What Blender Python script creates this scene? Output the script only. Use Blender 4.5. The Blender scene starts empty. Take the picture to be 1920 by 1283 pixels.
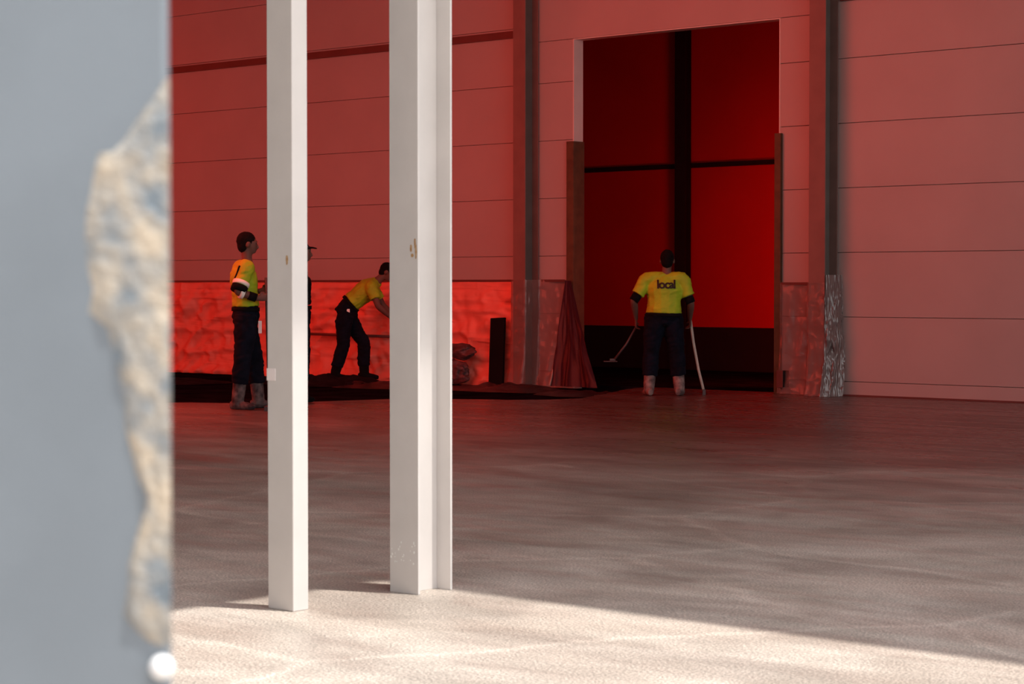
import bpy, bmesh, math, random
from mathutils import Vector, Matrix, noise
random.seed(4)
C = bpy.context.scene.collection
V = Vector

# ---------------------------------------------------------------- frame of the hall
# local axes of the hall: s runs along the back wall to the right, t runs into the back wall
TH = math.radians(41.888)
W0 = V((2.0987, 26.631, 0.0))
D = V((math.cos(TH), -math.sin(TH), 0)); N = V((math.sin(TH), math.cos(TH), 0))
def L(s, t, z=0.0): return W0 + D*s + N*t + V((0, 0, z))

# ---------------------------------------------------------------- camera
cam = bpy.data.cameras.new('camera'); camo = bpy.data.objects.new('camera', cam); C.objects.link(camo)
camo.location = (0, 0, 1.3); camo.rotation_euler = (math.radians(90-1.525), 0, 0)
cam.sensor_width = 36; cam.lens = 75.0; cam.clip_start = .05; cam.clip_end = 500
cam.dof.use_dof = True; cam.dof.focus_distance = 21.0; cam.dof.aperture_fstop = 9.0
bpy.context.scene.camera = camo

# ---------------------------------------------------------------- world, sun, lamps, exposure
sc = bpy.context.scene
sc.view_settings.view_transform = 'Standard'; sc.view_settings.look = 'None'
sc.view_settings.gamma = 1; sc.view_settings.use_curve_mapping = False
sc.view_settings.exposure = 0.0
w = bpy.data.worlds.new('sky'); sc.world = w; w.use_nodes = True
wn = w.node_tree; wn.nodes.clear()
wo = wn.nodes.new('ShaderNodeOutputWorld'); wb = wn.nodes.new('ShaderNodeBackground')
tc = wn.nodes.new('ShaderNodeTexCoord'); sx = wn.nodes.new('ShaderNodeSeparateXYZ'); rp = wn.nodes.new('ShaderNodeValToRGB')
wn.links.new(tc.outputs['Generated'], sx.inputs[0]); wn.links.new(sx.outputs['Z'], rp.inputs[0])
rp.color_ramp.elements[0].position = 0.0; rp.color_ramp.elements[0].color = (.84, .82, .79, 1)
rp.color_ramp.elements[1].position = 0.8; rp.color_ramp.elements[1].color = (.66, .69, .76, 1)
wn.links.new(rp.outputs[0], wb.inputs[0]); wn.links.new(wb.outputs[0], wo.inputs[0])
wb.inputs[1].default_value = 2.5

KS, KT = .34, .13                       # sunlight travels (-KS, -KT, -1) in hall axes
sd = (D*(-KS) + N*(-KT) + V((0, 0, -1))).normalized()
sun = bpy.data.lights.new('sun', 'SUN'); sun.energy = 4.9; sun.angle = math.radians(.8); sun.color = (1, .96, .9)
so = bpy.data.objects.new('sun', sun); C.objects.link(so); so.rotation_euler = sd.to_track_quat('-Z', 'Y').to_euler()

def area(name, loc, aim, sx_, sy_, power, col):
    a = bpy.data.lights.new(name, 'AREA'); a.shape = 'RECTANGLE'; a.size = sx_; a.size_y = sy_
    a.energy = power; a.color = col
    o = bpy.data.objects.new(name, a); C.objects.link(o); o.location = loc
    o.rotation_euler = (V(aim)-V(loc)).normalized().to_track_quat('-Z', 'Z').to_euler()
    return o
RED = (1.0, .045, .02)
# unseen red area lamps added at the left end and overhead to redden the hall
area('red_fill_end', L(-15.5, -5.5, 2.4), L(-2, 0, .8), 9, 4, 400, RED)
area('red_fill_overhead', L(1.5, -6.5, 6.7), L(2, 0, 2.2), 17, 3, 900, (1.0, .08, .05))
area('back_room_fill', L(1.1, 1.5, 1.3), L(-2.4, 5.0, 1.3), 1.2, 1.2, 75, (1.0, .006, .003))  # unseen red lamp added to brighten the room behind the doorway

# ---------------------------------------------------------------- materials
def mat(name, col, rough=.6, metal=0.0, var=0.0, vscale=3.0, bump=0.0, bscale=40.0, spec=None, coat=0, col2=None, detail=4):
    m = bpy.data.materials.new(name); m.use_nodes = True; nt = m.node_tree; p = nt.nodes['Principled BSDF']
    p.inputs['Roughness'].default_value = rough; p.inputs['Metallic'].default_value = metal
    if spec is not None: p.inputs['Specular IOR Level'].default_value = spec
    if coat: p.inputs['Coat Weight'].default_value = coat
    c4 = (*col, 1); p.inputs['Base Color'].default_value = c4
    t = nt.nodes.new('ShaderNodeTexCoord')
    if var or col2:
        n = nt.nodes.new('ShaderNodeTexNoise'); n.inputs['Scale'].default_value = vscale; n.inputs['Detail'].default_value = detail
        r = nt.nodes.new('ShaderNodeValToRGB'); nt.links.new(t.outputs['Object'], n.inputs['Vector']); nt.links.new(n.outputs['Fac'], r.inputs[0])
        a = col if col2 else tuple(max(0, x*(1-var)) for x in col); b = col2 if col2 else tuple(min(1, x*(1+var)) for x in col)
        r.color_ramp.elements[0].position = .35; r.color_ramp.elements[0].color = (*a, 1)
        r.color_ramp.elements[1].position = .65; r.color_ramp.elements[1].color = (*b, 1)
        nt.links.new(r.outputs[0], p.inputs['Base Color'])
    if bump:
        n2 = nt.nodes.new('ShaderNodeTexNoise'); n2.inputs['Scale'].default_value = bscale; n2.inputs['Detail'].default_value = 5
        b = nt.nodes.new('ShaderNodeBump'); b.inputs['Strength'].default_value = bump; b.inputs['Distance'].default_value = .01
        nt.links.new(t.outputs['Object'], n2.inputs['Vector']); nt.links.new(n2.outputs['Fac'], b.inputs['Height']); nt.links.new(b.outputs[0], p.inputs['Normal'])
    return m

M = {}
M['panel'] = mat('wall_sheet_metal', (.40, .33, .315), .5, var=.04, vscale=.9)
M['panel_back'] = mat('panel_joint', (.30, .22, .20), .8, var=.05)
M['rail'] = mat('dark_rail', (.12, .035, .03), .6, var=.1)
M['wallcol'] = mat('column_primer', (.19, .105, .09), .55, var=.08, vscale=4)
M['wallcol_web_shade'] = mat('column_web_shade', (.12, .10, .09), .6, var=.1, vscale=4)  # web coloured darker for the shade inside the column recess
M['white_steel'] = mat('white_steel_paint', (.64, .595, .565), .38, var=.03, vscale=5, bump=.03)
M['white_steel_web'] = M['white_steel']
M['rust'] = mat('rust', (.38, .19, .07), .8, col2=(.50, .33, .18), vscale=60)
M['splash'] = mat('dried_splash', (.85, .84, .80), .8, var=.05)
M['paper'] = mat('paper_tag', (.82, .72, .70), .7, var=.03)
M['near_steel'] = mat('near_post_paint', (.185, .215, .245), .42, var=.06, vscale=6, bump=.02)
M['patch'] = mat('chipped_plaster', (.19, .23, .265), .9, col2=(.52, .44, .34), vscale=30, bump=.5, bscale=120, detail=3)
M['cap'] = mat('white_highlight', (.95, .95, .95), .4, var=.01)  # white of the blurred highlight on the near post
M['timber'] = mat('timber', (.09, .045, .02), .7, var=.2, vscale=8)
M['ceiling'] = mat('ceiling_sheet', (.45, .40, .38), .7, var=.05)
M['outer'] = mat('outer_sheet', (.40, .40, .40), .7, var=.05)
M['redlit_wall'] = mat('red_lit_wall', (.60, .012, .006), .6, var=.05, vscale=1)  # red glow of the room put into the walls' base colour
M['black'] = mat('black_paint', (.012, .008, .008), .7, var=.2)
M['board'] = mat('dark_board', (.004, .003, .004), .8, spec=.15, var=.2)
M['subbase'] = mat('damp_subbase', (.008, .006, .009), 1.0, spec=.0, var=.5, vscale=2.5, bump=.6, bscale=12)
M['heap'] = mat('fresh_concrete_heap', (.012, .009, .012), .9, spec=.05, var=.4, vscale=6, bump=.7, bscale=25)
M['skin'] = mat('skin', (.13, .06, .045), .6, spec=.25, var=.06, vscale=12)
M['hair'] = mat('dark_hair', (.006, .004, .004), .9, spec=.1, var=.3, vscale=60, bump=.5, bscale=120)
M['eye'] = mat('eye', (.05, .04, .04), .2, var=.1)
M['yellow'] = mat('hi_vis_yellow', (.32, .43, .006), .75, var=.08, vscale=9, bump=.2, bscale=60)
M['navy'] = mat('navy_workwear', (.004, .005, .011), .9, spec=.12, var=.35, vscale=9, bump=.3, bscale=70)
M['black_cloth'] = mat('black_cloth', (.004, .004, .005), .9, spec=.12, var=.3, vscale=12)
M['mud'] = mat('muddy_rubber', (.15, .11, .105), .8, spec=.2, col2=(.03, .025, .028), vscale=14, bump=.4, bscale=50)
M['mud2'] = mat('muddy_rubber_pale', (.27, .19, .175), .8, spec=.2, col2=(.08, .055, .055), vscale=14, bump=.4, bscale=50)
M['reflect'] = mat('reflective_tape', (.88, .86, .78), .4, var=.04)
M['pale_pole'] = mat('pale_pole', (.50, .42, .36), .6, var=.1, vscale=12)
M['dark_pole'] = mat('dark_pole', (.05, .03, .03), .5, var=.1)
M['print'] = mat('dark_print', (.02, .008, .006), .8, var=.1)
M['sack'] = mat('dark_sack', (.10, .03, .03), .6, var=.5, vscale=8, bump=.4, bscale=30)

def film_mat(name, col, alpha, rough=.28, spec=.35, stretch=None):
    m = mat(name, col, rough, var=.05, vscale=5, bump=.35, bscale=24, spec=spec)
    nt = m.node_tree; p = nt.nodes['Principled BSDF']
    p.inputs['Alpha'].default_value = alpha
    if stretch:
        t = nt.nodes.new('ShaderNodeTexCoord'); h = None
        for k, (sc_, rot) in enumerate(stretch):
            mp = nt.nodes.new('ShaderNodeMapping'); mp.inputs['Scale'].default_value = sc_; mp.inputs['Rotation'].default_value = (0, rot, 0)
            n = nt.nodes.new('ShaderNodeTexNoise'); n.inputs['Scale'].default_value = 1; n.inputs['Detail'].default_value = 3; n.inputs['Distortion'].default_value = .6
            try: n.noise_type = 'RIDGED_MULTIFRACTAL'
            except Exception: pass
            nt.links.new(t.outputs['Object'], mp.inputs[0]); nt.links.new(mp.outputs[0], n.inputs['Vector'])
            b = nt.nodes.new('ShaderNodeBump'); b.inputs['Strength'].default_value = .8; b.inputs['Distance'].default_value = .02
            nt.links.new(n.outputs['Fac'], b.inputs['Height'])
            if h: nt.links.new(h, b.inputs['Normal'])
            h = b.outputs[0]
        nt.links.new(h, p.inputs['Normal'])
    return m
M['film_redlit'] = film_mat('thin_plastic_sheet_redlit', (.92, .22, .16), .95, .45, stretch=[((1.6, 1.6, 14), 0.0), ((7, 4, 2.2), .6)])  # red glow on the clear sheet painted into its base colour
M['film'] = film_mat('thin_plastic_sheet', (.27, .16, .145), .5, .2, spec=.6, stretch=[((9, 9, 4), .4), ((5, 5, 9), -.5)])
M['film_grey'] = film_mat('thin_plastic_sheet_grey', (.16, .12, .115), .9, .16, spec=.9, stretch=[((30, 30, 4), .1), ((22, 22, 8), -.3)])
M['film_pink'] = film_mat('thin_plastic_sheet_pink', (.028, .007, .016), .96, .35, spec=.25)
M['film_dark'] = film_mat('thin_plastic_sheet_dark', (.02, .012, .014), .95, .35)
M['curtain'] = mat('red_tarpaulin', (.6, .03, .02), .5, var=.05)

def floor_mat():
    m = bpy.data.materials.new('wet_concrete'); m.use_nodes = True; nt = m.node_tree; p = nt.nodes['Principled BSDF']
    Ln = nt.links.new
    t = nt.nodes.new('ShaderNodeTexCoord')
    def no(scale, det, rough=.5, dist=0, mapping=None):
        n = nt.nodes.new('ShaderNodeTexNoise'); n.inputs['Scale'].default_value = scale; n.inputs['Detail'].default_value = det
        n.inputs['Roughness'].default_value = rough; n.inputs['Distortion'].default_value = dist
        src = t.outputs['Object']
        if mapping:
            mp = nt.nodes.new('ShaderNodeMapping'); mp.inputs['Scale'].default_value = mapping[0]; mp.inputs['Rotation'].default_value = (0, 0, mapping[1])
            Ln(src, mp.inputs['Vector']); src = mp.outputs[0]
        Ln(src, n.inputs['Vector']); return n
    def ramp(src, p0, c0, p1, c1, interp='LINEAR'):
        r = nt.nodes.new('ShaderNodeValToRGB'); r.color_ramp.interpolation = interp
        r.color_ramp.elements[0].position = p0; r.color_ramp.elements[0].color = (*c0, 1) if not isinstance(c0, float) else (c0, c0, c0, 1)
        r.color_ramp.elements[1].position = p1; r.color_ramp.elements[1].color = (*c1, 1) if not isinstance(c1, float) else (c1, c1, c1, 1)
        Ln(src, r.inputs[0]); return r
    def mix(a, b, kind='MULTIPLY', f=1.0):
        x = nt.nodes.new('ShaderNodeMixRGB'); x.blend_type = kind; x.inputs[0].default_value = f
        Ln(a, x.inputs[1]); Ln(b, x.inputs[2]); return x.outputs[0]
    big = no(.55, 5, .6, 1.2); mid = no(1.1, 6, .65, .4, ((.8, 1.5, 1), .5)); fine = no(95, 3, .7)
    streak = no(1.2, 5, .6, .6, ((.35, 3.5, 1), -.55))
    base = ramp(big.outputs['Fac'], .38, (.54, .455, .385), .62, (.70, .61, .53))
    c = mix(base.outputs[0], ramp(mid.outputs['Fac'], .38, .70, .62, 1.07).outputs[0])
    c = mix(c, ramp(fine.outputs['Fac'], .40, .52, .62, 1.30).outputs[0])
    # pale ridges left between passes of the float
    vor = nt.nodes.new('ShaderNodeTexVoronoi'); vor.feature = 'DISTANCE_TO_EDGE'; vor.inputs['Scale'].default_value = .33
    dn = no(1.4, 4, .6)
    va = nt.nodes.new('ShaderNodeVectorMath'); va.operation = 'MULTIPLY_ADD'; va.inputs[1].default_value = (.35, .35, .35)
    Ln(dn.outputs['Color'], va.inputs[0]); Ln(t.outputs['Object'], va.inputs[2]); Ln(va.outputs[0], vor.inputs['Vector'])
    ridge = ramp(vor.outputs['Distance'], .0, 1.22, .016, 1.0)
    c = mix(c, ridge.outputs[0])
    # daylight falloff and dampness painted as darkening towards the back wall; shinier there too
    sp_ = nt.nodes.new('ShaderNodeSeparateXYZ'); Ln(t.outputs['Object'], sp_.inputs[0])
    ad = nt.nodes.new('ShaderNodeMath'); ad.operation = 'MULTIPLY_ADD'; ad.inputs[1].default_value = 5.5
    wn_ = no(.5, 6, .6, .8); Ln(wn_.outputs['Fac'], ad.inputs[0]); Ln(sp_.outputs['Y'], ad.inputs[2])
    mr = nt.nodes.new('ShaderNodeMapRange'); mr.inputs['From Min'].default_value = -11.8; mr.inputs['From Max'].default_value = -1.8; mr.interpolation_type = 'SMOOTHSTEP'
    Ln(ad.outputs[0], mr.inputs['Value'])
    wet_falloff = ramp(mr.outputs[0], .0, (1, 1, 1), 1.0, (.16, .145, .15))
    c = mix(c, wet_falloff.outputs[0])
    Ln(c, p.inputs['Base Color'])
    rr = ramp(streak.outputs['Fac'], .35, .34, .65, .60)
    rw = ramp(mr.outputs[0], 0.0, 1.0, 1.0, .62)
    Ln(mix(rr.outputs[0], rw.outputs[0]), p.inputs['Roughness'])
    p.inputs['Specular IOR Level'].default_value = .5
    b1 = nt.nodes.new('ShaderNodeBump'); b1.inputs['Strength'].default_value = .5; b1.inputs['Distance'].default_value = .004; Ln(fine.outputs['Fac'], b1.inputs['Height'])
    b2 = nt.nodes.new('ShaderNodeBump'); b2.inputs['Strength'].default_value = .3; b2.inputs['Distance'].default_value = .02; Ln(streak.outputs['Fac'], b2.inputs['Height']); Ln(b1.outputs[0], b2.inputs['Normal'])
    b3 = nt.nodes.new('ShaderNodeBump'); b3.inputs['Strength'].default_value = .5; b3.inputs['Distance'].default_value = .02
    Ln(ridge.outputs[0], b3.inputs['Height']); Ln(b2.outputs[0], b3.inputs['Normal']); Ln(b3.outputs[0], p.inputs['Normal'])
    return m
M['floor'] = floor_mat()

# ---------------------------------------------------------------- mesh helpers
def link(name, me, parent=None, m=None):
    o = bpy.data.objects.new(name, me); C.objects.link(o)
    if m is not None: me.materials.clear(); me.materials.append(m)
    if parent: o.parent = parent
    return o
def mesh(name, verts, faces, m, parent=None, smooth=False):
    me = bpy.data.meshes.new(name); me.from_pydata([tuple(v) for v in verts], [], faces); me.update()
    bm = bmesh.new(); bm.from_mesh(me); bmesh.ops.recalc_face_normals(bm, faces=bm.faces); bm.to_mesh(me); bm.free()
    if smooth: me.polygons.foreach_set('use_smooth', [True]*len(me.polygons))
    return link(name, me, parent, m)
BF = [(0,1,3,2),(4,6,7,5),(0,4,5,1),(2,3,7,6),(0,2,6,4),(1,5,7,3)]
def boxvf(x0,x1,y0,y1,z0,z1):
    return [V((x,y,z)) for x in (x0,x1) for y in (y0,y1) for z in (z0,z1)], BF
def boxes(name, lst, m, parent=None, bevel=0.0):
    """boxes in the parent's (or hall's) own axes"""
    vs, fs = [], []
    for b in lst:
        v, f = boxvf(*b); k = len(vs); vs += v; fs += [tuple(i+k for i in q) for q in f]
    o = mesh(name, vs, fs, m, parent)
    if bevel:
        md = o.modifiers.new('bevel', 'BEVEL'); md.width = bevel; md.segments = 2
    return o
def hall(o, s=0, t=0, z=0):
    o.location = L(s, t, z); o.rotation_euler = (0, 0, -TH); return o
def struct(o): o['kind'] = 'structure'; return o
def tag(o, label, cat, group=None):
    o['label'] = label; o['category'] = cat
    if group: o['group'] = group
    return o
def empty(name, loc, rz=0):
    o = bpy.data.objects.new(name, None); C.objects.link(o); o.location = loc; o.rotation_euler = (0, 0, rz); o.empty_display_size = .1
    return o
def tubevf(pts, rad, seg=10):
    pts = [V(p) for p in pts]; rad = rad if isinstance(rad, (list, tuple)) else [rad]*len(pts)
    vs, fs = [], []; a = None
    for i, p in enumerate(pts):
        tg = (pts[min(i+1, len(pts)-1)]-pts[max(i-1, 0)]).normalized()
        if a is None: a = tg.orthogonal().normalized()
        a = (a - tg*a.dot(tg)).normalized(); b = tg.cross(a)
        for k in range(seg):
            an = 2*math.pi*k/seg; vs.append(p + (a*math.cos(an)+b*math.sin(an))*rad[i])
    for i in range(len(pts)-1):
        for k in range(seg):
            fs.append((i*seg+k, i*seg+(k+1) % seg, (i+1)*seg+(k+1) % seg, (i+1)*seg+k))
    fs.append(tuple(range(seg))[::-1]); fs.append(tuple((len(pts)-1)*seg+k for k in range(seg)))
    return vs, fs
def tube(name, pts, rad, m, parent=None, seg=10):
    v, f = tubevf(pts, rad, seg); return mesh(name, v, f, m, parent, True)

# ---------------------------------------------------------------- the shell of the hall
EDGE = [(-2.9,-7.0),(-2.37,-6.17),(-1.75,-5.75),(-1.45,-5.45),(-1.2,-4.6),(-1.05,-4.0),(-.5,-3.55),(.05,-3.25),(.35,-2.9),(.45,-2.45),(.2,-1.9),(-.05,-1.4),(-.35,-.75),(-.6,-.2),(-.62,.17)]
# slab: everything in front of and right of EDGE; the lower sub-base carries on behind it
def refine(pts):
    out = []
    for a, b in zip(pts[:-1], pts[1:]):
        for k in range(4):
            q = V((a[0], a[1], 0)).lerp(V((b[0], b[1], 0)), k/4)
            out.append((q.x+noise.noise(q*3)*.07, q.y+noise.noise(q*3+V((5, 5, 5)))*.07))
    out.append(pts[-1]); return out
E2 = [(-24, -7.6), (-12, -7.3), (-6, -7.2)] + refine(EDGE)
outline = E2 + [(26, .17), (34, -3), (34, -34), (-24, -34)]
bm = bmesh.new()
top = [bm.verts.new((x, y, 0)) for x, y in outline]; bot = [bm.verts.new((x, y, -.06)) for x, y in outline]
bm.faces.new(top); bm.faces.new(bot[::-1])
for i in range(len(top)):
    j = (i+1) % len(top); bm.faces.new((top[i], top[j], bot[j], bot[i]))
bmesh.ops.recalc_face_normals(bm, faces=bm.faces)
me = bpy.data.meshes.new('floor'); bm.to_mesh(me); bm.free()
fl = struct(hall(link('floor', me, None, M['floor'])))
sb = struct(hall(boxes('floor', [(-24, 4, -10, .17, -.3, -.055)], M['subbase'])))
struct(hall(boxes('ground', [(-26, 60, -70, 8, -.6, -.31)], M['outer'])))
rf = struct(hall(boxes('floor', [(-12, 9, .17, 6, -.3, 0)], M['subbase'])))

# back wall: a thin backing and separate cladding panels
wall = struct(hall(boxes('wall_back', [(-16, -1.74, .03, .17, -.05, 7), (1.49, 18, .03, .17, -.05, 7), (-1.74, 1.49, .03, .17, 4.5, 7)], M['panel_back'])))
ZJ = [-.05, .17] + [.17+.7565*k for k in range(1, 10)]
def panel(s0, s1, z0, z1):
    z1 = min(z1, 7.0); g = .003
    if z1-z0 < .05: return
    o = boxes('wall_panel', [(s0+g, s1-g, 0, .035, z0+g, z1-g)], M['panel'], wall, bevel=.004)
for a, b in zip(ZJ[:-1], ZJ[1:]):
    panel(-16, -10.3, a, b); panel(-10.3, -2.44, a, b)
    if b > 7: b = 7.0
    if a < 4.45:
        panel(-2.44, -1.74, a, min(b, 4.5)); panel(1.49, 2.22, a, min(b, 4.5))
    panel(2.22, 10.5, a, b); panel(10.5, 18, a, b)
panel(-2.44, 2.22, 4.5, 5.45); panel(-2.44, 2.22, 5.45, 6.2); panel(-2.44, 2.22, 6.2, 7)
struct(hall(boxes('trim_1', [(-16, -2.56, -.035, 0, 4.585, 4.68)], M['rail'])))
struct(hall(boxes('trim_2', [(2.36, 18, -.035, 0, 4.62, 4.72)], M['rail'])))
struct(hall(boxes('baseboard_back', [(2.36, 18, -.012, .0, -.02, .02)], M['rail'])))
# light metal lining of the door opening, left side
struct(hall(boxes('trim_3', [(-1.752, -1.735, -.004, .18, 0, 4.5), (1.485, 1.5, -.004, .18, 0, 4.5), (-1.75, 1.5, .0, .18, 4.488, 4.5)], M['white_steel'])))

H = 7.0
def slab(name, pts, z0, z1, m):
    n = len(pts); vs = [V((x, y, z0)) for x, y in pts]+[V((x, y, z1)) for x, y in pts]
    fs = [tuple(range(n)), tuple(range(n, 2*n))]+[(i, (i+1) % n, n+(i+1) % n, n+i) for i in range(n)]
    return struct(hall(mesh(name, vs, fs, m)))
es, et = 9.55+H*KS, -14.62+H*KT
slab('ceiling', [(-16, .17), (-16, -30), (es, -30), (es, et), (17.5, et), (17.5, .17)], H, H+.25, M['ceiling'])
struct(hall(boxes('wall_left', [(-16.2, -16, -30, .17, -.05, H)], M['curtain'])))
struct(hall(boxes('wall_blocker', [(-16, 34, -30.2, -30, -.05, 8.5)], M['outer'])))  # unseen wall added behind the camera to shade the columns' front faces

# room behind the doorway
br = struct(hall(boxes('wall_room', [(-12, 9, 5.12, 5.3, 0, 7), (-12.2, -12, .17, 5.3, 0, 7), (9, 9.2, .17, 5.3, 0, 7)], M['redlit_wall'])))
for (a, b) in ((-12, -7.4), (-7.4, -3.7), (-3.7, 0), (0, 3.7), (3.7, 9)):
    boxes('wall_panel', [(a+.01, b-.01, 5.06, 5.12, .66, 3.11)], M['redlit_wall'], br)
    boxes('wall_panel', [(a+.01, b-.01, 5.06, 5.12, 3.16, 7)], M['redlit_wall'], br)
struct(hall(boxes('ceiling', [(-12, 9, .17, 5.3, 7, 7.2)], M['black'])))
struct(hall(boxes('baseboard_room', [(-12, 9, 4.98, 5.12, 0, .66)], M['black'])))
struct(hall(boxes('trim_4', [(-12, 9, 5.0, 5.06, 3.10, 3.17)], M['black'])))
pz = hall(boxes('steel_post', [(-3.81, -3.60, 4.84, 4.855, 0, 7), (-3.81, -3.60, 4.965, 4.98, 0, 7), (-3.71, -3.70, 4.855, 4.965, 0, 7)], M['black']))
tag(pz, 'black steel post in the dark red room seen through the doorway', 'post')

# ---------------------------------------------------------------- steel columns
def ibeam(bmname, w_, d_, fl_, wb_, h, mf, mw):
    """origin at the centre of the front flange's foot; w_ along s, d_ along t"""
    root = None
    return [('flange', (-w_/2, w_/2, 0, fl_, 0, h), mf), ('flange', (-w_/2, w_/2, d_-fl_, d_, 0, h), mf), ('web', (-wb_/2, wb_/2, fl_, d_-fl_, 0, h), mw)]
def column(s, t, w_, d_, h, mf, mw, label, fl_=.014, wb_=.01, name='steel_column', z=0):
    e = empty(name, L(s, t, z), -TH); tag(e, label, 'column')
    for nm, b, m in ibeam('', w_, d_, fl_, wb_, h, mf, mw): boxes(nm, [b], m, e, bevel=.0015)
    return e
column(-2.435, -.29, .21, .27, 7.05, M['wallcol'], M['wallcol_web_shade'], 'brown wall column left of the doorway, foot wrapped in plastic sheet', z=-.055)
column(2.22, -.29, .225, .27, 7, M['wallcol'], M['wallcol_web_shade'], 'brown wall column right of the doorway, foot wrapped in plastic sheet')
c2 = column(9.97-.083, -14.85, .168, .208, 7, M['white_steel'], M['white_steel_web'], 'white steel H-section column in front, right one of the pair, with rust streak', fl_=.012, wb_=.009)
# box column, the left one of the pair
c1 = empty('steel_column', L(9.926-.075, -15.514, 0), -TH); tag(c1, 'white square hollow column in front, left one of the pair, with a paper tag', 'column')
boxes('shaft', [(-.075, .075, 0, .083, 0, 7)], M['white_steel'], c1, bevel=.004)
boxes('paper_tag', [(-.0765, -.026, -.0018, -.0002, .918, .967)], M['paper'], c1)['label'] = 'pale pink square paper tag'
def blob(name, cx, cz, rx, rz, m, parent, y=-.0012, n=18, seed=0, th=.0012):
    vs = [V((cx, y-th, cz))]; fs = []
    for k in range(n):
        a = 2*math.pi*k/n; r = 1+.35*noise.noise(V((math.cos(a)*1.7+seed, math.sin(a)*1.7, seed*2.1)))
        vs.append(V((cx+rx*r*math.cos(a), y, cz+rz*r*math.sin(a))))
    for k in range(n): fs.append((0, 1+k, 1+(k+1) % n))
    return mesh(name, vs, fs, m, parent, True)
blob('rust_mark', .045, 1.40, .007, .02, M['rust'], c1, seed=2)
for (x, z, rx, rz, s_) in ((.045, 1.455, .006, .016, 1), (.068, 1.475, .005, .022, 2), (.052, 1.425, .009, .008, 3), (.074, 1.44, .005, .03, 4)):
    blob('rust_mark', x, z, rx, rz, M['rust'], c2, seed=s_)
for i in range(22):
    blob('splash_mark', random.uniform(-.078, .075), random.uniform(.12, .22), random.uniform(.0015, .005), random.uniform(.002, .007), M['splash'], c2, seed=i*1.7, n=8)

# near post at the left edge of the view
Y0 = 1.5
def P(px, py, y=Y0): return V(((px-960)/4000*y, y, 1.3-(py-535)/4000*y))
post = empty('steel_post', (-.37, Y0, 0)); PR = math.radians(10.5); tag(post, 'blurred grey-blue steel post filling the left edge, chipped plaster along its side', 'post')
XR = -.2405+.37
o = boxes('post_shaft', [(-.22, XR, 0, .16, 0, 4.5)], M['near_steel'], post, bevel=.005)
left = [(312,150),(290,185),(262,225),(238,262),(215,285),(190,290),(183,320),(176,360),(166,400),(163,450),(170,500),(176,545),(168,585),(190,602),(204,615),(214,660),(222,700),(232,745),(236,800),(246,850),(256,890),(272,930),(262,980),(252,1020),(240,1060),(240,1100),(232,1150),(250,1180),(272,1200),(296,1215)]
vs, fs = [], []; NC = 9
for i, (px, py) in enumerate(left):
    for k in range(NC):
        f_ = k/(NC-1); x = px+(319-px)*f_
        q = P(x, py) - V((-.37, 0, 0)); q.y = 0
        edge = min(1, f_*6)*min(1, i/2)*min(1, (len(left)-1-i)/2)
        q.x += noise.noise(V((px*.05, py*.03, 1)))*.0012*(1-f_)
        q.y = -.0008-.0045*edge*(.6+.8*noise.noise(V((x*.06, py*.04, 3)))) if edge > 0 else .0
        q.x = min(q.x, XR+.0002)
        vs.append(q)
for i in range(len(left)-1):
    for k in range(NC-1):
        a = i*NC+k; fs.append((a, a+1, a+NC+1, a+NC))
pl = mesh('plaster_patch', vs, fs, M['patch'], post, True); pl['label'] = 'cream and grey chipped plaster patch'
bm = bmesh.new(); bmesh.ops.create_icosphere(bm, subdivisions=3, radius=.0088)
for v in bm.verts:
    if v.co.y > .002: v.co.y = .002
q = P(298, 1255, 1.494)
me = bpy.data.meshes.new('highlight_ball'); bm.to_mesh(me); bm.free(); me.polygons.foreach_set('use_smooth', [True]*len(me.polygons))
bc = link('highlight_ball', me, post, M['cap']); bc.location = (q.x+.37, -.004, q.z)  # small ball added in place of a blurred highlight
# turn the post about its right front edge
rot = Matrix.Rotation(PR, 3, 'Z'); edge_ = V((XR, 0, 0)); post.rotation_euler = (0, 0, PR); post.location = V((-.37, Y0, 0))+edge_-rot@edge_
bc['label'] = 'round white ball standing in for a blurred highlight'

# ---------------------------------------------------------------- timber and small things by the doorway
tag(hall(boxes('timber_board', [(-1.825, -1.705, -.05, -.006, 0, 3.17), (-1.733, -1.705, -.006, .175, 0, 3.17)], M['timber'], bevel=.004)), 'brown timber guard on the left jamb of the doorway', 'board')
tag(hall(boxes('timber_board', [(1.45, 1.54, -.05, -.006, 0, 3.12), (1.45, 1.483, -.006, .175, 0, 3.12)], M['timber'], bevel=.004)), 'brown timber guard on the right jamb of the doorway', 'board')
def jbox(s, z, label):
    e = empty('junction_box', L(s, -.135, z), -TH); tag(e, label, 'box')
    boxes('body', [(-.042, .042, 0, .13, 0, .20)], M['black'], e, bevel=.006); boxes('lid', [(-.046, .046, -.008, 0, -.003, .203)], M['rail'], e, bevel=.002)
jbox(-1.89, .085, 'small dark box low on the wall left of the doorway')
jbox(1.60, .08, 'small dark box low on the wall right of the doorway')

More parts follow.
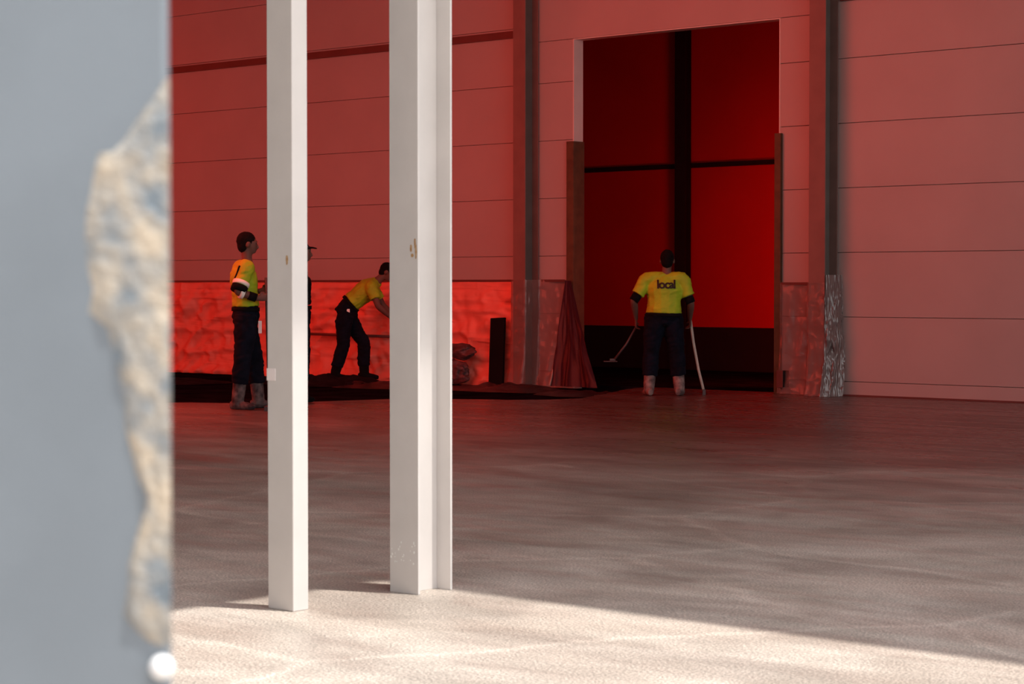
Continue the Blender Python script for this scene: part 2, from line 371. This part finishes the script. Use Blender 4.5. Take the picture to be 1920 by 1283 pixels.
# ---------------------------------------------------------------- plastic sheets
def sheet(name, path, z0, z1, m, label, ds=.05, dz=.05, amp=.02, freq=3.0, seed=0, flare=0.0, vfold=0.0, topw=0.0, crease=0.0, taper=None, cat='plastic sheet'):
    """a hanging sheet: path of (s,t) along its top, from z0 up to z1"""
    pts = []
    for a, b in zip(path[:-1], path[1:]):
        n = max(1, int(round(math.hypot(b[0]-a[0], b[1]-a[1])/ds)))
        for k in range(n): pts.append((a[0]+(b[0]-a[0])*k/n, a[1]+(b[1]-a[1])*k/n))
    pts.append(path[-1]); nz = max(2, int((z1-z0)/dz)); vs = []; fs = []; run = 0
    for i, (s, t) in enumerate(pts):
        if i: run += math.hypot(s-pts[i-1][0], t-pts[i-1][1])
        zt = z1+topw*noise.noise(V((run*1.5, seed, 0)))
        for k in range(nz+1):
            f_ = k/nz; z = zt+(z0-zt)*f_
            a = noise.noise(V((run*freq, z*freq*.8, seed)))*amp + abs(noise.noise(V((run*freq*2.3+z*3, z*freq*1.4-run, seed+9))))*amp*1.1
            a += vfold*noise.noise(V((run*9+f_*1.5, f_*1.2, seed+3)))*min(1, f_*2)
            out = flare*f_**5
            if crease:
                u_ = run*(.55 if f_ < .35 else 1.3)+f_*1.3; v_ = z*(11 if f_ < .35 else 3.2)
                w_ = 1-abs(noise.noise(V((u_*.8+noise.noise(V((run, z, 4)))*.8, v_, seed+20))))*2.2
                a += crease*max(0, w_)**3*.7
                w_ = 1-abs(noise.noise(V((run*2.4-z*3.1, z*2.2+run*.7, seed+31))))*2.2
                a += crease*max(0, w_)**4*.55
            a *= min(1, f_*5+.15)
            ss = s
            if taper: ss = taper[0]+(s-taper[0])*(taper[1]+(1-taper[1])*f_)
            vs.append(V((ss+.3*a, t-abs(a)-out-.004, z)))
    m_ = nz+1
    for i in range(len(pts)-1):
        for k in range(nz): fs.append((i*m_+k, i*m_+k+1, (i+1)*m_+k+1, (i+1)*m_+k))
    o = hall(mesh(name, vs, fs, m, None, True)); tag(o, label, cat); return o
sheet('plastic_sheet', [(-15.8, -.01), (-2.62, -.01)], -.045, 1.375, M['film_redlit'], 'long crumpled red-lit plastic sheet taped along the left wall', ds=.04, dz=.032, amp=.05, freq=2.2, seed=1, flare=.12, vfold=.02, crease=.10)
sheet('plastic_sheet', [(-2.60, -.03), (-2.56, -.30), (-2.31, -.30), (-2.27, -.06), (-1.98, -.015), (-1.85, -.015)], -.04, 1.37, M['film'], 'clear plastic sheet wrapping the column foot left of the doorway', ds=.03, dz=.04, amp=.035, freq=5, seed=4, flare=.08, vfold=.03)
sheet('plastic_sheet', [(1.55, -.06), (1.9, -.02), (2.08, -.03), (2.1, -.30), (2.34, -.30)], .003, 1.33, M['film'], 'clear plastic sheet wrapping the column foot right of the doorway', ds=.03, dz=.04, amp=.035, freq=5, seed=6, flare=.06, vfold=.03)
sheet('plastic_sheet', [(2.345, -.30), (2.40, -.22), (2.44, -.1), (2.48, -.01)], .003, 1.42, M['film_grey'], 'gathered grey plastic sheet hanging on the right side of the right wall column', ds=.012, dz=.03, amp=.05, freq=7, seed=8, flare=.10, vfold=.06, taper=(2.36, .25))
# tent of sheet falling from the left jamb
vs, fs = [], []; n1, n2 = 22, 26
for i in range(n1+1):
    for k in range(n2+1):
        u, f_ = i/n1, k/n2
        a0, b0 = V((-1.80, -.10, 1.36)), V((-1.72, -.08, 1.36)); a1, b1 = V((-1.72, -.45, .004)), V((-.93, -.50, .004))
        q = a0.lerp(b0, u).lerp(a1.lerp(b1, u), f_**.92)
        q.y -= .06*abs(noise.noise(V((u*7, f_*2.2, 4))))*min(1, f_*3)+.03*math.sin(u*14+f_*2)*f_; vs.append(q)
for i in range(n1):
    for k in range(n2): a = i*(n2+1)+k; fs.append((a, a+1, a+n2+2, a+n2+1))
tag(hall(mesh('plastic_sheet', vs, fs, M['film_pink'], None, True)), 'tent-shaped pinkish plastic sheet falling from the left door jamb to the floor', 'plastic sheet')
tube_o = tube('lath', [L(-1.72, -.5, .01), L(-1.76, -.1, 1.0)], .012, M['pale_pole'], None, 6)
tag(tube_o, 'thin pale lath leaning under the tent-shaped plastic sheet', 'lath')
# strips of tape holding the top of the sheets
for (a, b, t, z, lab) in ((-15.8, -2.6, -.035, 1.345, 'dark tape line along the top of the long left sheet'), (-2.26, -1.85, -.05, 1.345, 'dark tape line above the sheet between left column and doorway'), (1.56, 2.1, -.06, 1.305, 'dark tape line above the sheet between doorway and right column')):
    tag(hall(boxes('tape_strip', [(a, b, t-.006, t, z, z+.03)], M['rail'])), lab, 'tape')
# crumpled dark sheeting on the ground at the wall foot
def ground_sheet(pts_c, rs, rt, h, seed, label, m, z=-.05, ang=0):
    vs, fs = [], []; nr, na = 10, 44
    vs.append(V((0, 0, h*.7)))
    for i in range(1, nr+1):
        for k in range(na):
            a = 2*math.pi*k/na; r = i/nr*(1+.3*noise.noise(V((math.cos(a)*1.5, math.sin(a)*1.5, seed))))
            x, y = rs*r*math.cos(a), rt*r*math.sin(a)
            zz = h*(1-(i/nr)**2)*(.6+abs(noise.noise(V((x*3, y*3, seed))))*1.6)+h*.35*abs(noise.noise(V((x*9, y*9, seed+4))))*(1 if i < nr else 0)+.002
            vs.append(V((x*math.cos(ang)-y*math.sin(ang), x*math.sin(ang)+y*math.cos(ang), zz)))
    for k in range(na): fs.append((0, 1+k, 1+(k+1) % na))
    for i in range(nr-1):
        for k in range(na): fs.append((1+i*na+k, 1+i*na+(k+1) % na, 1+(i+1)*na+(k+1) % na, 1+(i+1)*na+k))
    return hall(mesh('ground_sheet', vs, fs, m, None, True), *pts_c, z)
def heap(*a, name='heap', cat='heap', **k):
    o = ground_sheet(*a, **k); o.name = name; tag(o, a[5], cat); return o
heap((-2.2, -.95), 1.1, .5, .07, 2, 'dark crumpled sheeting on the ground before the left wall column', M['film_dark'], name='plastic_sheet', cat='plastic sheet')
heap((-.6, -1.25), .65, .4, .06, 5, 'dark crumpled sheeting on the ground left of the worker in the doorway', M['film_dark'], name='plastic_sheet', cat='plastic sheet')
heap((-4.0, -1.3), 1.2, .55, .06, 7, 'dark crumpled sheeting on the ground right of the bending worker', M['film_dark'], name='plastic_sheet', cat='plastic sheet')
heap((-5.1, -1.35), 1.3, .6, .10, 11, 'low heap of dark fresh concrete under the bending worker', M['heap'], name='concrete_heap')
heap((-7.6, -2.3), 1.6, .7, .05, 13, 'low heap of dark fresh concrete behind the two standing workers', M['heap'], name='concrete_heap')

# leaning black board, sacks, rail
e = hall(boxes('board', [(-.125, .125, -.02, .02, 0, .92)], M['board'], bevel=.004), -2.93, -.42, .06); e.rotation_euler = (-.10, -.05, -TH)
tag(e, 'narrow black board leaning on the wall left of the left wall column', 'board')
e.location = L(-2.86, -.27, -.05)
def sack(s, t, rs, rt, rz, seed, label):
    bm = bmesh.new(); bmesh.ops.create_icosphere(bm, subdivisions=4, radius=1)
    for v in bm.verts:
        k = 1+.55*noise.noise(v.co*1.7+V((seed, 0, 0)))+.28*noise.noise(v.co*5+V((seed, 3, 0)))
        v.co = V((v.co.x*rs*k, v.co.y*rt*k, max(-.98, v.co.z)*rz*(1+.25*noise.noise(v.co*2.5+V((0, seed, 0))))+rz*.98))
    zmin = min(v.co.z for v in bm.verts)
    for v in bm.verts: v.co.z = max(v.co.z-zmin, .0)
    me = bpy.data.meshes.new('sack'); bm.to_mesh(me); bm.free(); me.polygons.foreach_set('use_smooth', [True]*len(me.polygons))
    o = hall(link('sack', me, None, M['sack']), s, t, -.05); tag(o, label, 'sack'); return o
sack(-3.55, -.36, .26, .12, .17, 3, 'lower dark crumpled sack at the wall left of the leaning black board')
o = sack(-3.42, -.36, .24, .10, .11, 8, 'upper dark crumpled sack on top of the other sack'); o.location.z = .29
rl = tube('handrail', [L(-7.2, -.20, .60), L(-4.4, -.20, .58)], .02, M['rail']); tag(rl, 'dark horizontal pole leaning behind the bending worker', 'pole')
for s_ in (-7.1, -4.5):
    tube('bracket', [L(s_, -.20, .59), L(s_, -.02, .59)], .012, M['rail'], rl, 6)

# ---------------------------------------------------------------- people
def loftvf(pts, rad, side, seg=14):
    pts = [V(p) for p in pts]; side = V(side); vs, fs = [], []
    n = len(pts)
    for i, p in enumerate(pts):
        tg = (pts[min(i+1, n-1)]-pts[max(i-1, 0)]).normalized()
        a = side - tg*side.dot(tg)
        a = a.normalized() if a.length > 1e-4 else tg.orthogonal().normalized()
        b = tg.cross(a); r = rad[i]; rx, ry = r if isinstance(r, tuple) else (r, r)
        for k in range(seg):
            an = 2*math.pi*k/seg; vs.append(p + a*math.cos(an)*rx + b*math.sin(an)*ry)
    for i in range(n-1):
        for k in range(seg): fs.append((i*seg+k, i*seg+(k+1) % seg, (i+1)*seg+(k+1) % seg, (i+1)*seg+k))
    fs.append(tuple(range(seg))[::-1]); fs.append(tuple((n-1)*seg+k for k in range(seg)))
    return vs, fs
def smoothpath(pts, rad, sub=4):
    """Catmull-Rom through the points"""
    P_ = [V(p) for p in pts]; R_ = [V(r) if isinstance(r, tuple) else V((r, r)) for r in rad]
    R_ = [V((r[0], r[1], 0)) for r in R_]
    def cr(A, i, u):
        a = A[max(i-1, 0)]; b = A[i]; c = A[i+1]; d = A[min(i+2, len(A)-1)]
        return .5*((2*b)+(c-a)*u+(2*a-5*b+4*c-d)*u*u+(3*b-a-3*c+d)*u**3)
    op, orr = [], []
    for i in range(len(P_)-1):
        for k in range(sub):
            op.append(cr(P_, i, k/sub)); r = cr(R_, i, k/sub); orr.append((max(.003, r.x), max(.003, r.y)))
    op.append(P_[-1]); orr.append((R_[-1].x, R_[-1].y)); return op, orr
class Body:
    def __init__(self): self.v, self.f = [], []
    def add(self, vf):
        k = len(self.v); self.v += vf[0]; self.f += [tuple(i+k for i in q) for q in vf[1]]
    def loft(self, pts, rad, side, smooth=True):
        if smooth and len(pts) > 2: pts, rad = smoothpath(pts, rad)
        self.add(loftvf(pts, rad, side))
    def ell(self, c, r, fx=(1, 0, 0), up=(0, 0, 1)):
        bm = bmesh.new(); bmesh.ops.create_icosphere(bm, subdivisions=3, radius=1)
        x = V(fx).normalized(); z = V(up); z = (z-x*z.dot(x)).normalized(); y = z.cross(x)
        vs = [V(c)+x*v.co.x*r[0]+y*v.co.y*r[1]+z*v.co.z*r[2] for v in bm.verts]; fs = [tuple(v.index for v in f.verts) for f in bm.faces]
        bm.free(); self.add((vs, fs))
    def bake(self, name, m, parent, voxel=.011, fold=0.0, fscale=9, smooth_it=4, squash=(1, 1, 1)):
        me = bpy.data.meshes.new(name); me.from_pydata([tuple(v) for v in self.v], [], self.f); me.update()
        bm = bmesh.new(); bm.from_mesh(me); bmesh.ops.recalc_face_normals(bm, faces=bm.faces); bm.to_mesh(me); bm.free()
        o = bpy.data.objects.new(name, me); C.objects.link(o)
        r = o.modifiers.new('r', 'REMESH'); r.mode = 'VOXEL'; r.voxel_size = voxel; r.use_smooth_shade = True
        s = o.modifiers.new('s', 'SMOOTH'); s.factor = .5; s.iterations = smooth_it
        bpy.context.view_layer.update()
        dg = bpy.context.evaluated_depsgraph_get(); nm = bpy.data.meshes.new_from_object(o.evaluated_get(dg))
        bpy.data.objects.remove(o)
        if fold:
            nor = [v.normal.copy() for v in nm.vertices]
            for v, n_ in zip(nm.vertices, nor):
                q = v.co*fscale
                a = noise.noise(V((q.x, q.y, q.z*.8)))*.6+(abs(noise.noise(V((q.x*.9+q.z*1.5, q.y*.9, q.z*2.2-q.x))))-.25)*1.1
                v.co += n_*a*fold
        nm.name = name; nm.materials.clear(); nm.materials.append(m)
        nm.polygons.foreach_set('use_smooth', [True]*len(nm.polygons))
        b = bpy.data.objects.new(name, nm); C.objects.link(b); b.parent = parent
        return b

def make_hand(B, wrist, direction, palm_n, thumb_side, curl=.9, size=1.0):
    """palm and five fingers; fingers bend towards palm_n"""
    d = V(direction).normalized(); n = V(palm_n); n = (n-d*n.dot(d)).normalized(); s = d.cross(n).normalized()
    if s.dot(V(thumb_side)) < 0: s = -s
    w0 = V(wrist); k = size
    B.loft([w0-d*.02, w0+d*.03*k, w0+d*.075*k, w0+d*.098*k], [(.026, .020), (.036*k, .017), (.042*k, .015), (.036*k, .012)], s)
    for j, (off, ln, r) in enumerate(((.032, .074, .0098), (.011, .084, .0100), (-.011, .078, .0096), (-.031, .062, .0088))):
        p = w0+d*.088*k+s*off*k; pts = [p-d*.03]; dirv = d.copy(); ang = curl*(.42+.06*j)
        cur = p; pts.append(cur)
        for q_, seg_l in enumerate((.42, .32, .26)):
            rot = Matrix.Rotation(ang*(1 if q_ else .7), 3, n.cross(dirv).normalized()*-1) if False else None
            dirv = (dirv*math.cos(ang)+n*math.sin(ang)).normalized(); n_local = n
            n = (n - dirv*n.dot(dirv)).normalized()
            cur = cur+dirv*ln*seg_l*k; pts.append(cur)
        n = V(palm_n); n = (n-d*n.dot(d)).normalized()
        B.loft(pts, [r, r, r*.97, r*.9, r*.78], s, smooth=False)
    tp = w0+d*.03*k+s*.03*k
    B.loft([tp-s*.012, tp+(d*.6+s*.8).normalized()*.03*k, tp+(d*.85+s*.45+n*.3).normalized()*.055*k, tp+(d*.9+s*.2+n*.6).normalized()*.075*k], [.014, .0125, .011, .009], n, smooth=False)

def make_person(spec):
    """spec holds joints relative to the root on the ground; fd = facing direction, rt = towards the person's right"""
    S = spec; root = empty('person', S['loc']); tag(root, S['label'], 'person')
    fd = V(S['fd']).normalized(); up = V((0, 0, 1)); rt = fd.cross(up).normalized()
    J = {k: V(v) for k, v in S['J'].items()}
    sp = (J['neck']-J['pelvis']).normalized()
    hd = V(S.get('hd', fd)).normalized(); hup = V(S.get('hup', up)); hup = (hup-hd*hup.dot(hd)).normalized(); hr = hd.cross(hup)
    # --- body, one surface
    B = Body()
    B.loft([J['pelvis']-sp*.10, J['pelvis'], J['waist'], J['chest'], J['neck']-sp*.05, J['neck']+sp*.02],
           [(.10, .08), (.165, .115), (.14, .10), (.175, .118), (.10, .075), (.058, .058)], rt)
    hc = J['head']
    B.loft([J['neck']-sp*.04, J['neck']+sp*.03, hc-hup*.05-hd*.015], [.062, .056, .055], rt)
    B.ell(hc+hup*.025-hd*.012, (.097, .077, .100), hd, hup)
    B.loft([hc+hup*.03+hd*.03, hc-hup*.04+hd*.035, hc-hup*.095+hd*.055], [(.066, .06), (.060, .058), (.034, .030)], hr)
    B.loft([hc+hup*.012+hd*.083, hc-hup*.012+hd*.100, hc-hup*.03+hd*.106, hc-hup*.036+hd*.088], [.009, .011, .015, .012], hr, smooth=False)
    B.loft([hc+hup*.03+hd*.078-hr*.045, hc+hup*.034+hd*.090, hc+hup*.03+hd*.078+hr*.045], [.009, .011, .009], hup, smooth=False)
    B.loft([hc-hup*.055+hd*.078-hr*.02, hc-hup*.055+hd*.088, hc-hup*.055+hd*.078+hr*.02], [.006, .009, .006], hup, smooth=False)
    for sg in (-1, 1): B.ell(hc-hd*.01+hr*sg*.080-hup*.003, (.020, .010, .033), hd, hup)
    for sd_ in 'RL':
        sh, el, wr = J['sh'+sd_], J['el'+sd_], J['wr'+sd_]
        B.loft([J['chest']*.35+J['neck']*.65, sh, sh.lerp(el, .3), sh.lerp(el, .75), el, el.lerp(wr, .3), el.lerp(wr, .8), wr], [.07, .066, .054, .046, .042, .043, .030, .026], fd, True)
        B.ell(sh, (.07, .07, .07))
        hdir = V(S['hand'+sd_][0]); make_hand(B, wr, hdir, S['hand'+sd_][1], S['hand'+sd_][2], S.get('curl', 1.0))
        hp, kn, an = J['hip'+sd_], J['kn'+sd_], J['an'+sd_]
        B.loft([hp+sp*.04, hp.lerp(kn, .2), hp.lerp(kn, .7), kn, kn.lerp(an, .3), kn.lerp(an, .8), an], [.09, .088, .066, .058, .058, .042, .038], rt)
        toe = V(S['toe'+sd_]).normalized()
        B.loft([an-toe*.06-up*.045, an-toe*.02-up*.04, an+toe*.08-up*.055, an+toe*.17-up*.07], [(.032, .03), (.04, .045), (.043, .03), (.036, .018)], toe.cross(up))
    B.bake('body', M['skin'], root, voxel=.0085, smooth_it=3)
    for sg in (-1, 1):
        e_ = Body(); e_.ell(hc+hup*.012+hd*.0755+hr*sg*.031, (.012, .013, .010), hd, hup)
        mesh('eye', e_.v, e_.f, M['eye'], root, True)
    # --- hair
    Hh = Body(); Hh.ell(hc+hup*.040-hd*.022, (.103, .084, .096), hd, hup); Hh.ell(hc-hup*.02-hd*.050, (.062, .072, .07), hd, hup)
    if S.get('headwear') == 'cap':
        Hh.loft([hc+hup*.055+hd*.05, hc+hup*.055+hd*.115, hc+hup*.045+hd*.165], [(.07, .014), (.066, .010), (.045, .007)], hr)
        Hh.bake('cap', M['black_cloth'], root, voxel=.009)
    else: Hh.bake('hair', M['hair'], root, voxel=.009, fold=.004, fscale=50)
    # --- shirt
    T = Body(); tw = S.get('tw', 1.0); hem = S.get('hem', .02)
    lo = J['waist'].lerp(J['pelvis'], hem)
    T.loft([lo, J['waist'].lerp(J['chest'], .35), J['chest'], J['chest'].lerp(J['neck'], .5), J['neck']-sp*.045, J['neck']-sp*.005],
           [(.19*tw, .145*tw), (.178*tw, .140*tw), (.200*tw, .150*tw), (.175, .125), (.11, .09), (.068, .066)], rt)
    for sd_ in 'RL':
        sh, el, wr = J['sh'+sd_], J['el'+sd_], J['wr'+sd_]; f_ = S.get('sleeve', .62)
        T.loft([J['chest']*.4+J['neck']*.6, sh+up*.005, sh.lerp(el, .35), sh.lerp(el, f_)], [.09, .088, .080, .080], fd)
        if S.get('long'): T.loft([sh.lerp(el, .5), el, el.lerp(wr, .5), el.lerp(wr, .92)], [.072, .060, .052, .044], fd)
    T.bake('shirt' if not S.get('long') else 'jacket', S.get('shirt', M['yellow']), root, voxel=.011, fold=.012, fscale=8)
    # --- trousers
    Q = Body(); bt = S.get('boot_top', .28)
    Q.loft([J['waist']-sp*.02 if not S.get('hipcut') else J['waist'].lerp(J['pelvis'], S['hipcut']), J['pelvis']+sp*.02, J['pelvis']-sp*.09], [(.168*tw, .130*tw), (.190*tw, .145*tw), (.16, .12)], rt)
    for sd_ in 'RL':
        hp, kn, an = J['hip'+sd_], J['kn'+sd_], J['an'+sd_]
        f_ = max(.05, 1-(bt-an.z-.03)/(kn.z-an.z)); end = kn.lerp(an, f_)
        lw = S.get('lw', 1.0)
        Q.loft([hp+sp*.06, hp.lerp(kn, .25), hp.lerp(kn, .75), kn, kn.lerp(an, f_*.5), end], [.115*lw, .118*lw, .098*lw, .092*lw, .090*lw, .086*lw], rt)
    Q.bake('trousers', M['navy'], root, voxel=.011, fold=.016, fscale=8)
    bl = Body(); c0 = J['waist'].lerp(J['pelvis'], hem+.16)
    bl.add(loftvf([c0-sp*.02, c0+sp*.02], [(.192*tw, .148*tw)]*2, rt, 28)); mesh('belt', bl.v, bl.f, M['black_cloth'], root, True)
    # --- boots
    for sd_ in 'RL':
        kn, an = J['kn'+sd_], J['an'+sd_]; toe = V(S['toe'+sd_]).normalized(); K = Body()
        f_ = (bt+.02-an.z)/(kn.z-an.z); topp = an.lerp(kn, f_)
        g = V((an.x, an.y, 0))
        K.loft([topp, an.lerp(kn, f_*.5), an, g+up*.05], [.074, .070, .066, .060], toe.cross(up))
        K.loft([g-toe*.085+up*.045, g-toe*.02+up*.052, g+toe*.09+up*.045, g+toe*.165+up*.036, g+toe*.20+up*.03], [(.036, .042), (.044, .05), (.048, .043), (.045, .034), (.028, .022)], toe.cross(up))
        b = K.bake('boot', S.get('boot', M['mud']), root, voxel=.009, fold=.003, fscale=20)
    return root, J, rt, fd, up

# the three visible workers and the one behind the left column
pa, JA, rtA, fdA, up = make_person(dict(
    loc=(-2.752, 22.30, 0), label='worker in yellow shirt standing in profile beside the left front column, holding a pole', fd=(.95, .30, 0), hd=(.97, .25, -.02),
    J=dict(pelvis=(-.03, 0, .97), waist=(-.035, 0, 1.13), chest=(-.05, 0, 1.37), neck=(-.02, 0, 1.545), head=(-.005, 0, 1.725),
           shR=(.0, -.18, 1.47), elR=(-.075, -.27, 1.235), wrR=(.11, -.20, 1.165), shL=(-.11, .17, 1.47), elL=(-.04, .27, 1.22), wrL=(.12, .05, 1.24),
           hipR=(-.015, -.09, .93), hipL=(-.05, .085, .93), knR=(-.055, -.10, .52), knL=(.045, .10, .52), anR=(-.105, -.10, .10), anL=(.085, .10, .10)),
    handR=((1, .25, .1), (0, 1, .1), (0, 0, 1)), handL=((.8, -.35, .1), (.3, -1, 0), (0, 0, 1)), toeR=(.8, -.35, 0), toeL=(1, .2, 0),
    boot_top=.30, tw=.98, lw=1.02, sleeve=.85, hem=.35, hipcut=.3))
# reflective bands and elbow pad on the near sleeve
def band(name, a, b, f0, f1, r, m, parent):
    p0, p1 = a.lerp(b, f0), a.lerp(b, f1); v, f = loftvf([p0, p0.lerp(p1, .5), p1], [r*.97, r, r*.97], (1, 0, 0), 20); return mesh(name, v, f, m, parent, True)
band('reflective_band', JA['shR'], JA['elR'], .58, .74, .091, M['reflect'], pa)
band('elbow_pad', JA['shR'], JA['elR'], .76, 1.0, .088, M['black_cloth'], pa)
band('reflective_band', JA['elR'], JA['wrR'], .10, .30, .064, M['reflect'], pa)
band('glove_cuff', JA['elR'], JA['wrR'], .55, .95, .046, M['black_cloth'], pa)
# harness straps across the back
from mathutils.bvhtree import BVHTree
def surf(root, kind):
    o = [c for c in root.children if c.name.startswith(kind)][0]
    return BVHTree.FromPolygons([v.co for v in o.data.vertices], [tuple(p.vertices) for p in o.data.polygons])
ta = surf(pa, 'shirt'); sp2 = []
for k in range(9):
    f_ = k/8; x, z = -.06-.055*f_, 1.50-.15*f_; h = ta.ray_cast(V((x, -1, z)), V((0, 1, 0)))[0]
    if h: sp2.append(h)
if len(sp2) > 2: tube('strap', sp2, .012, M['black_cloth'], pa)
v, f = boxvf(.115, .15, -.125, -.115, .80, .93); mesh('pocket_rag', v, f, M['paper'], pa)['label'] = 'pale rag hanging from the trouser pocket'

pb, *_ = make_person(dict(
    loc=(-2.34, 23.35, 0), label='dark-clad worker in a cap hidden almost wholly behind the left front column', fd=(1, .05, 0),
    J=dict(pelvis=(.0, 0, .93), waist=(.0, 0, 1.09), chest=(.0, 0, 1.32), neck=(.02, 0, 1.48), head=(.045, 0, 1.655),
           shR=(.02, -.19, 1.42), elR=(-.03, -.24, 1.13), wrR=(-.02, -.22, .90), shL=(.0, .19, 1.42), elL=(-.03, .24, 1.13), wrL=(-.02, .22, .90),
           hipR=(0, -.09, .9), hipL=(0, .09, .9), knR=(.02, -.10, .5), knL=(.03, .10, .5), anR=(.0, -.11, .10), anL=(.02, .11, .10)),
    handR=((.3, .1, -1), (1, 0, 0), (0, 1, 0)), handL=((.3, -.1, -1), (1, 0, 0), (0, -1, 0)), toeR=(.5, -.85, 0), toeL=(.6, .8, 0), boot=M['black_cloth'],
    shirt=M['black_cloth'], long=True, headwear='cap', boot_top=.28))

pc, JC, *_ = make_person(dict(
    loc=(-2.25, 29.30, -.005), label='worker in yellow shirt bending forward between the two front columns', fd=(1, 0, 0), hd=(.85, 0, -.53), hup=(.53, 0, .85),
    J=dict(pelvis=(-.04, 0, .95), waist=(.05, 0, 1.07), chest=(.25, 0, 1.235), neck=(.41, 0, 1.37), head=(.535, 0, 1.48),
           shR=(.33, -.19, 1.27), elR=(.43, -.25, 1.02), wrR=(.60, -.17, .86), shL=(.33, .19, 1.27), elL=(.47, .24, 1.02), wrL=(.64, .16, .86),
           hipR=(-.05, -.10, .90), hipL=(-.03, .09, .90), knR=(-.06, -.11, .49), knL=(.20, .12, .52), anR=(-.17, -.12, .10), anL=(.21, .13, .10)),
    handR=((.7, .2, -.6), (0, 1, -.2), (.5, 0, .6)), handL=((.7, -.2, -.6), (0, -1, -.2), (.5, 0, .6)), toeR=(1, 0, 0), toeL=(1, 0, 0),
    boot=M['black_cloth'], boot_top=.22, tw=1.0, lw=1.0, hipcut=.15, hem=0.0))
v, f = boxvf(-.005, .035, -.185, -.165, .90, .98); mesh('belt_pouch', v, f, M['splash'], pc)

pd, JD, *_ = make_person(dict(
    loc=(1.778, 25.10, 0), label='worker seen from behind in front of the red doorway, yellow T-shirt with dark print', fd=(0, 1, 0), hd=(.12, .99, -.08),
    J=dict(pelvis=(.01, 0, .92), waist=(.01, 0, 1.04), chest=(.02, .01, 1.27), neck=(.04, .02, 1.43), head=(.05, .035, 1.585),
           shR=(.225, 0, 1.36), elR=(.325, -.02, 1.09), wrR=(.33, .16, .90), shL=(-.195, 0, 1.36), elL=(-.345, -.02, 1.12), wrL=(-.31, .14, .90),
           hipR=(.11, 0, .89), hipL=(-.10, 0, .89), knR=(.165, .02, .49), knL=(-.14, .02, .49), anR=(.19, -.02, .10), anL=(-.165, -.02, .10)),
    handR=((0.05, .5, -.8), (-1, 0, 0), (0, .8, .5)), handL=((.0, .4, -.9), (1, 0, 0), (0, .8, .4)), toeR=(.25, 1, 0), toeL=(-.2, 1, 0),
    boot=M['mud2'], boot_top=.26, tw=1.12, lw=1.05, sleeve=.70, hem=.62, hipcut=.25))
band('upper_arm_sleeve', JD['shL'], JD['elL'], .66, 1.02, .058, M['black_cloth'], pd)
band('upper_arm_sleeve', JD['shR'], JD['elR'], .72, 1.0, .056, M['black_cloth'], pd)
# print on the back: lettering laid over the cloth
cu = bpy.data.curves.new('print', 'FONT'); cu.body = 'local'; cu.size = .140; cu.extrude = .004; cu.align_x = 'CENTER'; cu.offset = .004; cu.space_character = .88
to = bpy.data.objects.new('t', cu); C.objects.link(to); bpy.context.view_layer.update()
tm = bpy.data.meshes.new_from_object(to.evaluated_get(bpy.context.evaluated_depsgraph_get())); bpy.data.objects.remove(to)
bv = surf(pd, 'shirt')
bmx = bmesh.new(); bmx.from_mesh(tm); bmesh.ops.subdivide_edges(bmx, edges=[e for e in bmx.edges if e.calc_length() > .02], cuts=3)
for v in bmx.verts:
    x, y, z = v.co; px, pz = .028+x, 1.265+y*1.0
    h = bv.ray_cast(V((px, -1, pz)), V((0, 1, 0)))[0]; yy = h.y if h else -.16
    v.co = V((px, yy-.007-z*.5, pz))
bmx.to_mesh(tm); bmx.free()
link('shirt_print', tm, pd, M['print'])['label'] = 'dark lettering across the back'

# ---------------------------------------------------------------- tools
def tool(name, pts, r, m, label, cat, head=None):
    e = empty(name, pts[-1]); tag(e, label, cat); o = V(pts[-1])
    tube('handle', [V(p)-o for p in pts], r, m, e, 10)
    if head: boxes('head', head, M['dark_pole'], e, bevel=.004)
    return e
pA = V((-2.752, 22.30, 0))
tool('rake', [pA+V((.195, -.12, 1.38)), pA+V((.205, -.12, .9)), pA+V((.225, -.14, .03))], .014, M['dark_pole'], 'dark long-handled rake held upright by the worker in profile', 'rake', head=[(-.03, .03, -.20, .20, -.03, .02)])
pD = V((1.778, 25.10, 0))
tool('squeegee', [pD+V((.335, .23, .93)), pD+V((.375, .20, .62)), pD+V((.43, .14, .30)), pD+V((.49, .08, .04))], .017, M['pale_pole'], 'pale wooden handle standing right of the worker seen from behind', 'tool', head=[(-.02, .02, -.02, .02, -.04, .03)])
tool('trowel', [pD+V((-.29, .24, .83)), pD+V((-.42, .22, .60)), pD+V((-.56, .20, .42))], .013, M['dark_pole'], 'dark-handled trowel held in the left hand of the worker seen from behind', 'trowel', head=[(-.13, .03, -.05, .05, -.03, -.018), (-.06, .01, -.008, .008, -.018, .01)])

for o in C.objects:
    l = o.get('label', '')
    if o.parent or not o.get('category'): continue
    if o['category'] == 'column': o['group'] = 'pair of white front columns' if 'pair' in l else 'brown columns along the back wall'
    if o['category'] == 'person': o['group'] = 'workers'
    if 'timber guard' in l: o['group'] = 'timber guards on the door jambs'
    if o['category'] == 'box': o['group'] = 'dark boxes low beside the doorway'
    if o['category'] == 'sack': o['group'] = 'dark sacks at the wall'
    if o['category'] == 'tape': o['group'] = 'tape lines above the sheets'
    if o['category'] == 'plastic sheet': o['group'] = 'dark sheeting on the ground' if 'on the ground' in l else 'protective plastic sheets'
    if o['category'] == 'heap': o['group'] = 'heaps of fresh concrete'; o['kind'] = 'stuff'
